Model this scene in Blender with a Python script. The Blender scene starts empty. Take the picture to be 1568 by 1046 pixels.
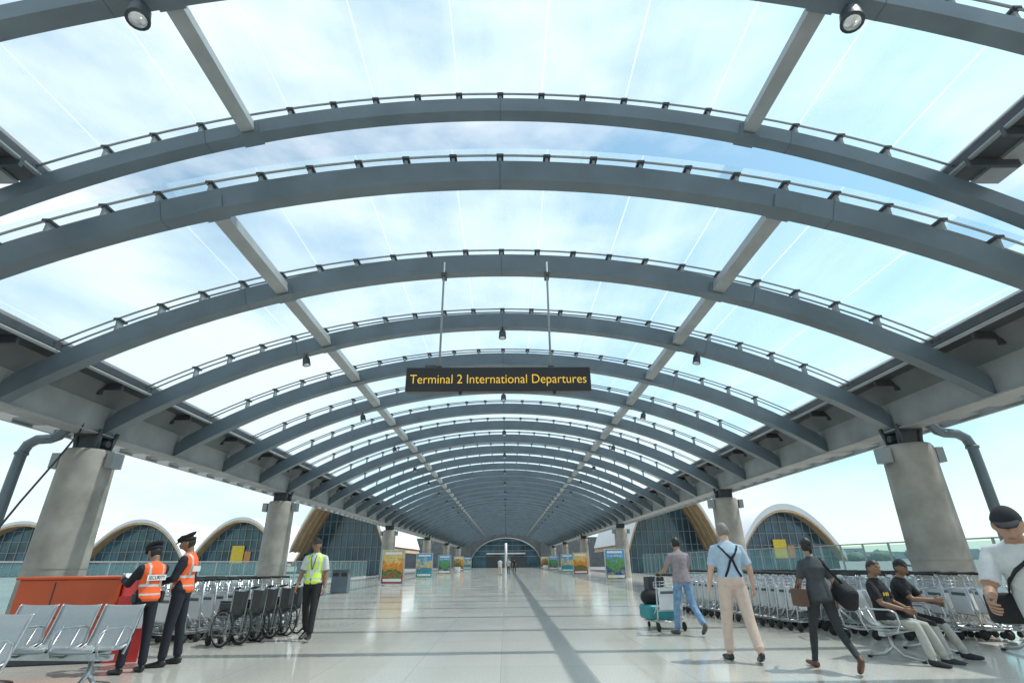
import bpy, bmesh, math, random
import numpy as np
from mathutils import Vector, Matrix
rad=math.radians
random.seed(7)
V=Vector
scene=bpy.context.scene
COL=scene.collection

# ------------------------------------------------------------------ materials
def newmat(name):
    m=bpy.data.materials.new(name); m.use_nodes=True
    nt=m.node_tree; b=nt.nodes['Principled BSDF']; o=nt.nodes['Material Output']
    return m,nt,b,o
def mat(name,col,rough=.5,metal=0,var=0.12,scale=6,bump=0,emis=0,detail=6):
    m,nt,b,o=newmat(name)
    b.inputs['Roughness'].default_value=rough; b.inputs['Metallic'].default_value=metal
    b.inputs['Base Color'].default_value=(*col,1)
    tc=nt.nodes.new('ShaderNodeTexCoord'); n=nt.nodes.new('ShaderNodeTexNoise')
    n.inputs['Scale'].default_value=scale; n.inputs['Detail'].default_value=detail
    nt.links.new(tc.outputs['Object'],n.inputs['Vector'])
    r=nt.nodes.new('ShaderNodeValToRGB')
    r.color_ramp.elements[0].position=.3; r.color_ramp.elements[1].position=.7
    r.color_ramp.elements[0].color=(*[max(0,c*(1-var)) for c in col],1)
    r.color_ramp.elements[1].color=(*[min(1,c*(1+var)) for c in col],1)
    nt.links.new(n.outputs['Fac'],r.inputs['Fac']); nt.links.new(r.outputs['Color'],b.inputs['Base Color'])
    if bump:
        bp=nt.nodes.new('ShaderNodeBump'); bp.inputs['Strength'].default_value=bump; bp.inputs['Distance'].default_value=.01
        nt.links.new(n.outputs['Fac'],bp.inputs['Height']); nt.links.new(bp.outputs['Normal'],b.inputs['Normal'])
    if emis:
        b.inputs['Emission Color'].default_value=(*col,1); b.inputs['Emission Strength'].default_value=emis
    return m

M_steel=mat('steel_paint_bluegrey',(.108,.142,.165),.36,.0,.16,1.3)
M_steel_l=mat('steel_paint_light',(.27,.29,.295),.45,0,.12,2)
M_steel_d=mat('steel_dark',(.045,.052,.06),.5,0,.2,4)
M_beam=mat('beam_grey',(.28,.285,.28),.6,0,.18,1.2)
M_panel=mat('eaves_panel',(.13,.14,.145),.6,0,.2,1.2)
M_conc=mat('concrete',(.29,.272,.242),.8,0,.30,1.6,.4,detail=10)
M_black=mat('black_plastic',(.018,.018,.02),.45,0,.2,8)
M_chrome=mat('brushed_metal',(.50,.51,.52),.30,.85,.10,20)
M_seat=mat('seat_metal',(.36,.38,.38),.38,.35,.08,60)
M_white=mat('white_panel',(.68,.69,.69),.4,0,.06,3)
M_rubber=mat('rubber',(.02,.02,.02),.8)
M_yellow=mat('sign_letters',(.95,.56,.06),.5,0,.03,3,emis=.35)
M_signblk=mat('sign_black',(.012,.011,.010),.35,0,.2,3)
M_wood=mat('timber',(.48,.34,.20),.6,0,.2,1.2)
M_orange=mat('orange_laminate',(.50,.075,.016),.35,0,.08,3)
M_red=mat('red_panel',(.5,.03,.03),.4)
M_shell=mat('roof_shell_white',(.74,.75,.75),.5,0,.06,.3)
M_lens=mat('lamp_lens',(.6,.62,.64),.12,.6)

def glass(name,tint,fac=.35,rough=.05):
    m,nt,b,o=newmat(name)
    b.inputs['Base Color'].default_value=(*tint,1); b.inputs['Roughness'].default_value=rough
    tr=nt.nodes.new('ShaderNodeBsdfTransparent'); tr.inputs['Color'].default_value=(.86,.95,.95,1)
    mx=nt.nodes.new('ShaderNodeMixShader'); mx.inputs['Fac'].default_value=fac
    nt.links.new(tr.outputs[0],mx.inputs[1]); nt.links.new(b.outputs[0],mx.inputs[2]); nt.links.new(mx.outputs[0],o.inputs['Surface'])
    return m
M_rail=glass('rail_glass',(.30,.46,.48),.16)
M_facade=mat('facade_glass',(.05,.12,.165),.10,0,.65,.35)

def membrane():
    m,nt,b,o=newmat('roof_membrane')
    tc=nt.nodes.new('ShaderNodeTexCoord'); sep=nt.nodes.new('ShaderNodeSeparateXYZ')
    nt.links.new(tc.outputs['Object'],sep.inputs[0])
    def math_(op,a,bv):
        n=nt.nodes.new('ShaderNodeMath'); n.operation=op
        for i,x in enumerate((a,bv)):
            if isinstance(x,(int,float)): n.inputs[i].default_value=x
            else: nt.links.new(x,n.inputs[i])
        return n.outputs[0]
    fx=math_('FRACT',math_('MULTIPLY',sep.outputs['X'],1/1.62),0)
    d=math_('ABSOLUTE',math_('SUBTRACT',fx,.5),0)
    seam=math_('LESS_THAN',d,.008)
    no=nt.nodes.new('ShaderNodeTexNoise'); no.inputs['Scale'].default_value=.5; no.inputs['Detail'].default_value=8
    mp=nt.nodes.new('ShaderNodeMapping'); mp.inputs['Scale'].default_value=(2.2,.35,1)
    nt.links.new(tc.outputs['Object'],mp.inputs[0]); nt.links.new(mp.outputs[0],no.inputs['Vector'])
    mr=nt.nodes.new('ShaderNodeMapRange'); mr.inputs[1].default_value=.3; mr.inputs[2].default_value=.75
    mr.inputs[3].default_value=.20; mr.inputs[4].default_value=.40
    nt.links.new(no.outputs['Fac'],mr.inputs[0])
    fac=math_('MAXIMUM',mr.outputs[0],math_('MULTIPLY',seam,.55))
    tr=nt.nodes.new('ShaderNodeBsdfTransparent'); tr.inputs['Color'].default_value=(.86,.955,.985,1)
    tl=nt.nodes.new('ShaderNodeBsdfTranslucent'); tl.inputs['Color'].default_value=(.84,.91,.93,1)
    di=nt.nodes.new('ShaderNodeBsdfDiffuse'); di.inputs['Color'].default_value=(.8,.84,.86,1)
    m1=nt.nodes.new('ShaderNodeMixShader'); m1.inputs[0].default_value=.25
    nt.links.new(tl.outputs[0],m1.inputs[1]); nt.links.new(di.outputs[0],m1.inputs[2])
    m2=nt.nodes.new('ShaderNodeMixShader'); nt.links.new(fac,m2.inputs[0])
    nt.links.new(tr.outputs[0],m2.inputs[1]); nt.links.new(m1.outputs[0],m2.inputs[2])
    nt.links.new(m2.outputs[0],o.inputs['Surface'])
    return m
M_mem=membrane()

def floor_mat():
    m,nt,b,o=newmat('polished_terrazzo')
    tc=nt.nodes.new('ShaderNodeTexCoord')
    br=nt.nodes.new('ShaderNodeTexBrick'); br.offset=0; br.inputs['Scale'].default_value=1
    br.inputs['Brick Width'].default_value=1.2; br.inputs['Row Height'].default_value=1.2
    br.inputs['Mortar Size'].default_value=.004
    br.inputs['Color1'].default_value=(.61,.565,.50,1); br.inputs['Color2'].default_value=(.55,.515,.455,1)
    br.inputs['Mortar'].default_value=(.38,.36,.33,1)
    nt.links.new(tc.outputs['Object'],br.inputs['Vector'])
    n=nt.nodes.new('ShaderNodeTexNoise'); n.inputs['Scale'].default_value=45; n.inputs['Detail'].default_value=5
    nt.links.new(tc.outputs['Object'],n.inputs['Vector'])
    r=nt.nodes.new('ShaderNodeMapRange'); r.inputs[3].default_value=.80; r.inputs[4].default_value=1.12
    r.inputs[1].default_value=.3; r.inputs[2].default_value=.7
    nt.links.new(n.outputs['Fac'],r.inputs[0])
    n2=nt.nodes.new('ShaderNodeTexNoise'); n2.inputs['Scale'].default_value=.6; n2.inputs['Detail'].default_value=8
    nt.links.new(tc.outputs['Object'],n2.inputs['Vector'])
    mx=nt.nodes.new('ShaderNodeMix'); mx.data_type='RGBA'; mx.blend_type='MULTIPLY'; mx.inputs[0].default_value=1
    nt.links.new(br.outputs['Color'],mx.inputs[6]); nt.links.new(r.outputs[0],mx.inputs[7])
    nt.links.new(mx.outputs[2],b.inputs['Base Color'])
    r2=nt.nodes.new('ShaderNodeMapRange'); r2.inputs[3].default_value=.03; r2.inputs[4].default_value=.20
    nt.links.new(n2.outputs['Fac'],r2.inputs[0]); nt.links.new(r2.outputs[0],b.inputs['Roughness'])
    b.inputs['IOR'].default_value=1.75
    return m
M_floor=floor_mat()
M_ground=mat('apron_asphalt',(.20,.205,.20),.9,0,.2,.15)

# ------------------------------------------------------------------ mesh builder
class MB:
    def __init__(s): s.v=[];s.f=[];s.m=[];s.s=[]
    def add(s,vs,fs,mi=0,sm=False):
        o=len(s.v); s.v+= [tuple(v) for v in vs]
        for f in fs: s.f.append([i+o for i in f]); s.m.append(mi); s.s.append(sm)
    def box(s,c,d,mi=0,M=None):
        c=V(c); vs=[]
        for x in(-.5,.5):
            for y in(-.5,.5):
                for z in(-.5,.5):
                    p=V((x*d[0],y*d[1],z*d[2]))
                    if M: p=M@p
                    vs.append(p+c)
        s.add(vs,[(0,1,3,2),(4,6,7,5),(0,4,5,1),(2,3,7,6),(0,2,6,4),(1,5,7,3)],mi)
    def tube(s,pts,r,mi=0,n=8,side=None,closed=False,sm=True,r2=None):
        pts=[V(p) for p in pts]; k=len(pts)
        if not isinstance(r,(list,tuple)): r=[r]*k
        vs=[];prev=V(side) if side is not None else None
        for i,p in enumerate(pts):
            a=pts[(i-1)%k] if (closed or i>0) else p
            b=pts[(i+1)%k] if (closed or i<k-1) else p
            t=(b-a).normalized()
            if side is not None: prev=V(side)
            if prev is None: prev=V((0,0,1)) if abs(t.z)<.9 else V((1,0,0))
            e=prev-t*prev.dot(t)
            if e.length<1e-4: e=V((1,.3,0))-t*V((1,.3,0)).dot(t)
            e.normalize(); prev=e; q=t.cross(e)
            rr=r[i]; rx,ry=(rr if isinstance(rr,(tuple,list)) else (rr,rr))
            for j in range(n):
                an=2*math.pi*j/n
                vs.append(p+e*rx*math.cos(an)+q*ry*math.sin(an))
        fs=[]
        for i in range(k if closed else k-1):
            i2=(i+1)%k
            for j in range(n):
                j2=(j+1)%n
                fs.append((i*n+j,i*n+j2,i2*n+j2,i2*n+j))
        if not closed: fs+= [tuple(range(n))[::-1],tuple((k-1)*n+j for j in range(n))]
        s.add(vs,fs,mi,sm)
    def ell(s,c,rx,ry,rz,mi=0,n=16,m=10,M=None,fn=None,keep=None):
        vs=[];c=V(c)
        for i in range(m+1):
            th=math.pi*i/m
            for j in range(n):
                ph=2*math.pi*j/n
                p=V((math.sin(th)*math.cos(ph),math.sin(th)*math.sin(ph),math.cos(th)))
                if fn: p=fn(p)
                p=V((p.x*rx,p.y*ry,p.z*rz))
                vs.append(p)
        fs=[]
        for i in range(m):
            for j in range(n):
                j2=(j+1)%n
                f=(i*n+j,(i+1)*n+j,(i+1)*n+j2,i*n+j2)
                if keep:
                    cc=(vs[f[0]]+vs[f[1]]+vs[f[2]]+vs[f[3]])/4
                    if not keep(cc): continue
                fs.append(f)
        vs=[(M@v if M else v)+c for v in vs]
        s.add(vs,fs,mi,True)
    def wheel(s,c,R,w,mi=0,axis='X',n=20,hub=1,spokes=0):
        c=V(c); pts=[]
        for i in range(n):
            a=2*math.pi*i/n
            pts.append(c+(V((0,math.cos(a)*R,math.sin(a)*R)) if axis=='X' else V((math.cos(a)*R,0,math.sin(a)*R))))
        ax=V((1,0,0)) if axis=='X' else V((0,1,0))
        s.tube(pts,w,mi,6,closed=True)
        for i in range(spokes):
            a=2*math.pi*i/spokes
            d=V((0,math.cos(a),math.sin(a))) if axis=='X' else V((math.cos(a),0,math.sin(a)))
            s.tube([c,c+d*R],.0025,hub,4)
        s.tube([c-ax*w*1.3,c+ax*w*1.3],R*(.10 if spokes else .8),hub,12)
    def obj(s,name,mats,parent=None,loc=(0,0,0),rz=0,bevel=0,recalc=True):
        me=bpy.data.meshes.new(name); me.from_pydata(s.v,[],s.f)
        for m in mats: me.materials.append(m)
        me.polygons.foreach_set('material_index',s.m); me.polygons.foreach_set('use_smooth',s.s)
        me.update()
        if recalc:
            bm=bmesh.new(); bm.from_mesh(me); bmesh.ops.recalc_face_normals(bm,faces=bm.faces); bm.to_mesh(me); bm.free()
        ob=bpy.data.objects.new(name,me); COL.objects.link(ob)
        ob.location=loc; ob.rotation_euler[2]=rz
        if parent: ob.parent=parent
        if bevel:
            b=ob.modifiers.new('bevel','BEVEL'); b.width=bevel; b.segments=3; b.limit_method='ANGLE'
        return ob
def empty(name,loc=(0,0,0),rz=0):
    e=bpy.data.objects.new(name,None); COL.objects.link(e); e.location=loc; e.rotation_euler[2]=rz; e.empty_display_size=.3
    return e
def dup(ob,name,loc,rz=0):
    o=bpy.data.objects.new(name,ob.data); COL.objects.link(o); o.location=loc; o.rotation_euler[2]=rz
    return o
def text(body,name,parent,loc,rot,width,mat_,ext=.004,height=None,off=0):
    c=bpy.data.curves.new(name,'FONT'); c.body=body; c.align_x='CENTER'; c.align_y='CENTER'; c.extrude=ext; c.offset=off
    c.materials.append(mat_)
    o=bpy.data.objects.new(name,c); COL.objects.link(o)
    bpy.context.view_layer.update()
    w=o.dimensions.x; k=width/w
    o.scale=(k,k*(height or 1),1); o.location=loc; o.rotation_euler=rot; o.parent=parent
    return o

# ------------------------------------------------------------------ camera / light / world
CH=1.35
cam=bpy.data.cameras.new('camera'); co=bpy.data.objects.new('camera',cam); COL.objects.link(co)
cam.lens=18; cam.sensor_width=36; cam.clip_end=3000; cam.clip_start=.05
co.matrix_world=Matrix.Translation((.08,0,CH))@Matrix.Rotation(rad(-.80),4,'Z')@Matrix.Rotation(rad(113.2),4,'X')@Matrix.Rotation(rad(-.55),4,'Z')
scene.camera=co
sl=bpy.data.lights.new('sun','SUN'); so=bpy.data.objects.new('sun',sl); COL.objects.link(so)
sl.energy=4.6; sl.angle=rad(.6); sl.color=(1,.95,.88)
so.rotation_euler=(0,rad(28.5),rad(4))
w=bpy.data.worlds.new('World'); scene.world=w; w.use_nodes=True
nt=w.node_tree; bg=nt.nodes['Background']
sky=nt.nodes.new('ShaderNodeTexSky'); sky.sky_type='NISHITA'; sky.sun_disc=False
sky.sun_elevation=rad(61.5); sky.sun_rotation=rad(86); sky.air_density=1; sky.dust_density=.8
tc=nt.nodes.new('ShaderNodeTexCoord'); mp=nt.nodes.new('ShaderNodeMapping'); mp.inputs['Scale'].default_value=(1,1,2.6)
mp.inputs['Location'].default_value=(.35,.1,0)
n=nt.nodes.new('ShaderNodeTexNoise'); n.inputs['Scale'].default_value=1.7; n.inputs['Detail'].default_value=9; n.inputs['Roughness'].default_value=.55
nt.links.new(tc.outputs['Generated'],mp.inputs[0]); nt.links.new(mp.outputs[0],n.inputs['Vector'])
cr=nt.nodes.new('ShaderNodeValToRGB'); cr.color_ramp.elements[0].position=.41; cr.color_ramp.elements[1].position=.60
cr.color_ramp.elements[0].color=(.10,.10,.10,1)
nt.links.new(n.outputs['Fac'],cr.inputs['Fac'])
mx=nt.nodes.new('ShaderNodeMix'); mx.data_type='RGBA'
sm=nt.nodes.new('ShaderNodeMix'); sm.data_type='RGBA'; sm.blend_type='MULTIPLY'; sm.inputs[0].default_value=1; sm.inputs[7].default_value=(1.4,2.0,1.8,1)
nt.links.new(sky.outputs[0],sm.inputs[6])
nt.links.new(cr.outputs['Color'],mx.inputs[0]); nt.links.new(sm.outputs[2],mx.inputs[6]); mx.inputs[7].default_value=(8.6,9.4,10.0,1)
nt.links.new(mx.outputs[2],bg.inputs['Color']); bg.inputs['Strength'].default_value=.115
scene.view_settings.view_transform='Standard'; scene.view_settings.look='None'; scene.view_settings.exposure=0

# ------------------------------------------------------------------ ground & floor
b=MB(); b.add([(-1500,-1500,-.12),(1500,-1500,-.12),(1500,1500,-.12),(-1500,1500,-.12)],[(0,1,2,3)]); b.obj('ground',[M_ground])
b=MB(); b.box((0,60,-.05),(30,150,.1)); b.obj('terrazzo_floor',[M_floor])

# ------------------------------------------------------------------ canopy
RS=18.2
def soff(x,zc): return zc-(RS-math.sqrt(RS*RS-x*x))
def canopy(zc,ys,y0,y1,lamps,dep=.40,WM=9.1,yg=None):
    root=empty('arched_canopy_roof')
    XE=9.86
    rib=MB(); N=44
    th=math.asin(XE/RS)
    for y in ys:
        vs=[]
        for i in range(N+1):
            a=-th+2*th*i/N
            for (dr,dy) in ((0,-.13),(0,.13),(dep,.13),(dep,-.13)):
                r=RS+dr; vs.append((r*math.sin(a)if abs(r*math.sin(a))<9.86 else math.copysign(9.86,a),y+dy,zc-RS+r*math.cos(a)))
        fs=[]
        for i in range(N):
            for j in range(4):
                fs.append((i*4+j,i*4+(j+1)%4,(i+1)*4+(j+1)%4,(i+1)*4+j))
        rib.add(vs,fs,0)
        for a in (-.30,.0,.30):
            M=Matrix.Rotation(a,3,'Y')
            rib.box(M@V((0,0,RS+dep/2))+V((0,y,zc-RS)),(.010,.266,dep+.006),1,M)
    rib.obj('arch_ribs',[M_steel,M_steel_d],root)
    def zm(x): return soff(x,zc)+dep+.20+.24*(x/9.1)**2
    rl=MB()
    for y in ys:
        for dy in (-.10,.10):
            pts=[(x,y+dy,zm(x)-.055) for x in np.linspace(-WM,WM,40)]
            rl.tube(pts,.022,0,5)
        K=int((WM-.3)/.8); 
        for q in range(-K,K+1):
            x=q*.8
            s0=soff(x,zc)+dep/math.cos(math.asin(x/RS)); t=zm(x)-.03
            rl.box((x,y,(s0+t)/2),(.05,.16,t-s0+.03),1)
            rl.box((x,y,t-.03),(.12,.26,.04),2)
    rl.obj('membrane_rails',[M_steel_l,M_steel_l,M_steel_d],root)
    pu=MB(); a=math.asin(4.64/RS)
    for sg in (-1,1):
        M=Matrix.Rotation(sg*a,3,'Y')
        yy=sorted(ys)
        for i in range(len(yy)-1):
            c=M@V((0,0,RS+.17))+V((0,(yy[i]+yy[i+1])/2,zc-RS))
            pu.box(c,(.24,yy[i+1]-yy[i]-.262,.24),0,M)
        for y in yy:
            c=M@V((0,0,RS+.12))+V((0,y,zc-RS)); pu.box(c,(.36,.32,.25),1,M)
    pu.obj('purlins',[M_steel_l,M_steel],root)
    me=MB(); xs=np.linspace(-WM,WM,41); yv=list(np.arange(y0,y1,1.45))+[y1]
    vs=[(x,y,zm(x)) for y in yv for x in xs]; nx=len(xs)
    me.add(vs,[(j*nx+i,j*nx+i+1,(j+1)*nx+i+1,(j+1)*nx+i) for j in range(len(yv)-1) for i in range(nx-1)],0,True)
    me.obj('membrane',[M_mem],root)
    g=MB(); ye=yg or y1; L=ye-y0; yc=(y0+ye)/2; zg=zm(WM); LB=y1-y0; ycb=(y0+y1)/2
    for sg in (-1,1):
        g.box((sg*(WM+.04),yc,zg-.04),(.06,L,.22),1)
        g.box((sg*(WM+.26),yc,zg-.17),(.42,L,.05),1)
        g.box((sg*(WM+.50),yc,zg-.03),(.05,L,.30),1)
        g.tube([(sg*(WM-.06),y0,zg-.24),(sg*(WM-.06),ye,zg-.24)],.04,2,8)
        zb=soff(9.86,zc)
        g.box((sg*10.06,ycb,zb+.36),(.38,LB,.66),0)
        g.box((sg*10.06,ycb,zb+.02),(.52,LB,.035),0)
        if WM>9:
            g.add([(sg*9.88,y0,zb+.68),(sg*9.88,y1,zb+.68),(sg*9.60,y1,zg-.19),(sg*9.60,y0,zg-.19)],[(0,1,2,3)],3)
        else:
            g.box((sg*(WM+.75),yc,zg-.22),(.5,L,.06),2)
            for q in np.arange(y0+.3,ye,.7): g.box((sg*(WM+.35),q,zg-.30),(.9,.07,.16),1)
            g.tube([(sg*(WM+.9),y0,zg-.05),(sg*(WM+.9),ye,zg-.05)],.05,2,8)
        g.box((sg*10.45,ycb,zb+.12),(.10,LB,.14),2); g.box((sg*11.05,ycb,zb+.12),(.10,LB,.16),2)
        y=y0+.3
        while y<y1-.2:
            g.box((sg*10.75,y,zb+.12),(.5,.55,.05),2)
            g.box((sg*10.34,y,zb+.30),(.18,.12,.10),1)
            y+=1.16
        if WM>9:
          for y in ys:
            for dy in (-.75,.75):
                if y+dy<y0 or y+dy>y1: continue
                g.box((sg*9.45,y+dy,zg-.27),(.50,.07,.14),1)
                g.box((sg*9.74,y+dy,(zb+.72+zg-.2)/2),(.12,.10,.12),1)
    g.obj('side_beams_and_gutters',[M_beam,M_steel_d,M_steel_l,M_panel],root,recalc=False)
    lp=MB()
    for (x,y,s) in lamps:
        z=soff(x,zc)
        lp.tube([(x,y,z+.02),(x,y,z-.10*s)],.025*s,1,8)
        d=V((math.copysign(.25,-x) if abs(x)>1 else 0,-.15,-1)).normalized()
        c=V((x,y,z-.10*s))
        lp.tube([c,c+d*.05*s,c+d*.24*s,c+d*.27*s],[.09*s,.115*s,.125*s,.13*s],1,16)
        lp.tube([c+d*.265*s,c+d*.28*s],[.10*s,.09*s],2,14)
    lp.obj('downlights',[M_steel,M_steel_d,M_lens],root)
    return root
SP=2.9
ysB=[6.9+SP*i for i in range(42)]
lampsB=[]
for i in range(2,42,2):
    y=6.9+SP*i
    lampsB+= [(0,y,.8),(-5.2,y,.8),(5.2,y,.8)]
canopy(7.18,ysB,6.7,126,lampsB)
canopy(9.22,[-1.1,1.8,4.75,7.35],-2.5,7.55,[(-4.95,4.75,1.15),(4.95,4.75,1.15)],.32,WM=8.25,yg=7.5)

# ------------------------------------------------------------------ columns
def column(x,y,detail=True):
    sg=math.copysign(1,x)
    root=empty('concrete_column',(x,y,0))
    b=MB()
    b.tube([(0,0,0),(0,0,.02),(0,0,3.6),(0,0,3.83),(0,0,3.91)],[.60,.60,.55,.55,.50],0,40)
    b.tube([(0,0,1.28),(0,0,1.285)],[.592,.592],0,40)
    b.obj('shaft',[M_conc],root)
    s=MB()
    for dy in (-.22,.22):
        s.box((0,dy,4.08),(.62,.05,.34),0)
        s.tube([(-.22,dy*1.1,3.9),(-.30,dy*1.3,4.40)],.05,0,8); s.tube([(.22,dy*1.1,3.9),(.30,dy*1.3,4.40)],.05,0,8)
    s.box((0,0,4.29),(.5,.7,.10),0); s.tube([(-.36,0,4.08),(.36,0,4.08)],.09,0,14)
    for k in (-1,1):
        s.box((k*.66,-.05,3.66),(.20,.34,.36),1); s.box((k*.58,-.05,3.66),(.06,.12,.1),0)
    for k in (-.3,.3): s.tube([(k,-.2,3.88),(k,-.2,4.1)],.02,0,6)
    s.obj('steel_saddle',[M_steel_d,M_steel_l],root,bevel=.012)
    if detail:
        p=MB(); base=[(.35,4.48),(.50,4.36),(.62,4.22),(.80,4.15),(1.10,4.13),(1.28,4.02),(1.36,3.8),(1.37,3.3),(1.37,0)]
        p.tube([(sg*a,-.35,z) for a,z in base],.115,0,14)
        for i in (3,6): p.tube([(sg*base[i][0]-.001,-.35,base[i][1]+.03),(sg*base[i][0],-.35,base[i][1]-.03)],.14,0,14)
        p.obj('downpipe',[M_steel],root)
for sg in (-1,1):
    for y in (12.7,24.3,47.5,70.7,93.9,117):
        column(sg*10.07,y,y<14)
b=MB(); b.tube([(-9.9,12,4.5),(-9.85,11.9,4.2),(-9.95,11.7,3.6),(-10.2,11.4,2.6),(-10.45,11.1,1.5),(-10.6,10.9,0)],.022,0,6); b.obj('power_cable',[M_black])

# ------------------------------------------------------------------ hanging sign
sg_=empty('hanging_sign',(-.06,9.62,4.64))
b=MB(); b.box((0,0,0),(3.64,.17,.50),0); b.obj('sign_box',[M_signblk],sg_,bevel=.02)
b=MB()
for x in (-1.17-.02,.93+.12):
    b.tube([(x,.05,.25),(x,.05,2.75)],.022,0,8); b.box((x,.05,.28),(.12,.10,.06),1); b.box((x,.1,2.42),(.1,.25,.08),1)
b.box((-1.35,0,.28),(.22,.1,.06),1); b.box((-.75,.02,-.27),(.06,.06,.04),1); b.box((1.1,.02,-.27),(.06,.06,.04),1)
b.obj('hanger_rods',[M_steel_l,M_steel_d],sg_)
text('Terminal 2 International Departures','lettering',sg_,(0,-.09,-.01),(rad(90),0,0),3.46,M_yellow,.003,1.12,-.008)

# ------------------------------------------------------------------ glass screens (deck edge)
for sg,hh_,yend in ((-1,1.45,58),(1,1.85,58)):
    root=empty('glass_railing'); L=yend-4; yc=4+L/2
    b=MB(); b.box((sg*14.4,yc,hh_*.52),(.02,L,hh_*.9)); b.obj('glass_panes',[M_rail],root)
    b=MB()
    for i in range(int(L/1.5)+1): b.box((sg*14.4,4+i*1.5,hh_/2),(.06,.05,hh_))
    b.box((sg*14.4,yc,hh_+.01),(.06,L,.045)); b.box((sg*14.4,yc,.06),(.14,L,.12))
    b.obj('posts',[M_steel_l],root)

# ------------------------------------------------------------------ terminal vaults
def vault(cx,cy,wd,h,ln,z0=1.0,over=2,rz=0,name='terminal_building',th=.6,ribs=1,banner=False):
    root=empty(name,(cx,cy,0),rz)
    N=28; prof=[]
    for i in range(N+1):
        t=-1+2*i/N; prof.append((t*wd/2, z0+(h-z0)*(1-abs(t)**2.1)))
    top=MB(); n=N+1
    for (off,mi,) in ((th,0),(.0,1)):
        vs=[(x,y,z+off) for y in (0,ln) for x,z in prof]
        top.add(vs,[(i,i+1,n+i+1,n+i) for i in range(N)],mi,True)
    vs=[(x,-.004,z+.18) for x,z in prof]+[(x,-.004,z+th) for x,z in prof]
    top.add(vs,[(i,i+1,n+i+1,n+i) for i in range(N)],0)
    vs=[(x,-.008,z) for x,z in prof]+[(x,-.008,z+.18) for x,z in prof]
    top.add(vs,[(i,i+1,n+i+1,n+i) for i in range(N)],1)
    for k in range(ribs): top.tube([(x,.05+k*1.6,z-.06) for x,z in prof],(.10),1,6)
    top.obj('shell_roof',[M_shell,M_wood],root,recalc=False)
    g=MB(); vs=[(x,over,0) for x,z in prof]+[(x,over,z) for x,z in prof]
    g.add(vs,[(i,i+1,n+i+1,n+i) for i in range(N)],0)
    g.obj('glass_wall',[M_facade],root)
    f=MB()
    for i in range(2,N-1,2):
        x,z=prof[i]; f.box((x,over-.06,z/2),(.10,.12,z),0)
    zz=1.6
    while zz<h-.4:
        hw=wd/2*(max(0,1-(zz-z0)/(h-z0)))**(1/2.1) if zz>z0 else wd/2
        f.box((0,over-.05,zz),(hw*2,.08,.08),0); zz+=1.5
    f.obj('mullions',[M_steel_l],root)
    if banner:
        q=MB(); q.box((-.6,over-.25,2.6),(1.8,.05,2.4),0); q.box((.9,over-.25,2.2),(.9,.05,1.6),1); q.obj('banners',[mat('banner_yellow',(.75,.55,.05)),mat('banner_orange',(.6,.25,.08))],root)
    return root
vault(-53.5,80,15.5,6.9,30); vault(-38.8,80,13.5,7.1,30,banner=True); vault(-70.5,80,18,6.8,30); vault(-90,80,20,6.8,30)
vault(-18.8,62,10.6,9.6,25,z0=2.5,over=6,ribs=4); vault(19.2,62,10.6,9.6,25,z0=2.5,over=6,ribs=4)
vault(-26.5,84,11,6.6,20); vault(28,84,9,6.6,20)
vault(38.5,74,14.5,7.4,30,th=1.0,banner=True)
# entrance at the far end
root=empty('terminal_entrance_facade',(0,127,0))
b=MB(); b.box((-22.5,1,3.2),(29,.6,6.4),0); b.box((22.5,1,3.2),(29,.6,6.4),0)
N=24; vs=[];
for i in range(N+1):
    x=-8+16*i/N; vs.append((x,1,6.0*math.sqrt(max(0,1-(x/8.3)**2))+.3))
vs2=[(x,1,8.2) for x,_,_ in vs]
b.add(vs+vs2,[(i,i+1,N+2+i,N+1+i) for i in range(N)],0)
b.obj('wall',[M_panel],root)
g=MB(); g.box((0,2,3.4),(17,.1,6.8),0); g.obj('glass_wall',[M_facade],root)
f=MB()
for x in np.linspace(-7.5,7.5,11): f.box((x,1.9,3.3),(.10,.12,6.6),3)
for z in (2.4,3.6,4.8,5.8): f.box((0,1.88,z),(16,.1,.12),0)
f.tube([(v[0],.9,v[2]) for v in vs],.14,0,6)
f.tube([(0,.2,0),(0,.2,5.2)],.28,1,16); f.box((0,1.6,3.0),(9,.4,.3),1)
f.box((-2.9,1.7,1.2),(3.4,.2,2.3),2); f.box((2.9,1.7,1.2),(3.4,.2,2.3),2)
f.obj('frames_and_doors',[M_steel_l,M_white,M_steel_d,M_steel],root)
# planter tubs near the entrance
M_leaf=mat('leaf',(.05,.11,.035),.6,0,.5,9)
for (x,y) in ((-6.4,74),(6.4,90)):
    root=empty('potted_plant',(x,y,0)); q=MB(); q.tube([(0,0,0),(0,0,.7),(0,0,.72)],[.32,.42,.38],0,16)
    q.obj('pot',[M_white],root); q=MB()
    for i in range(260):
        a=random.uniform(0,6.28); rr=random.random()**.5*.55; z=.8+random.random()*1.1*(1-rr*.7)
        c=V((math.cos(a)*rr,math.sin(a)*rr,z)); d1=V((random.uniform(-1,1),random.uniform(-1,1),random.uniform(-.3,1))).normalized()*.14; d2=V((random.uniform(-1,1),random.uniform(-1,1),0)).normalized()*.04
        q.add([c-d1,c+d2,c+d1,c-d2],[(0,1,2,3)],0)
    q.tube([(0,0,.6),(.03,0,1.3)],[.03,.015],1,6); q.obj('foliage',[M_leaf,M_wood],root)

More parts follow.
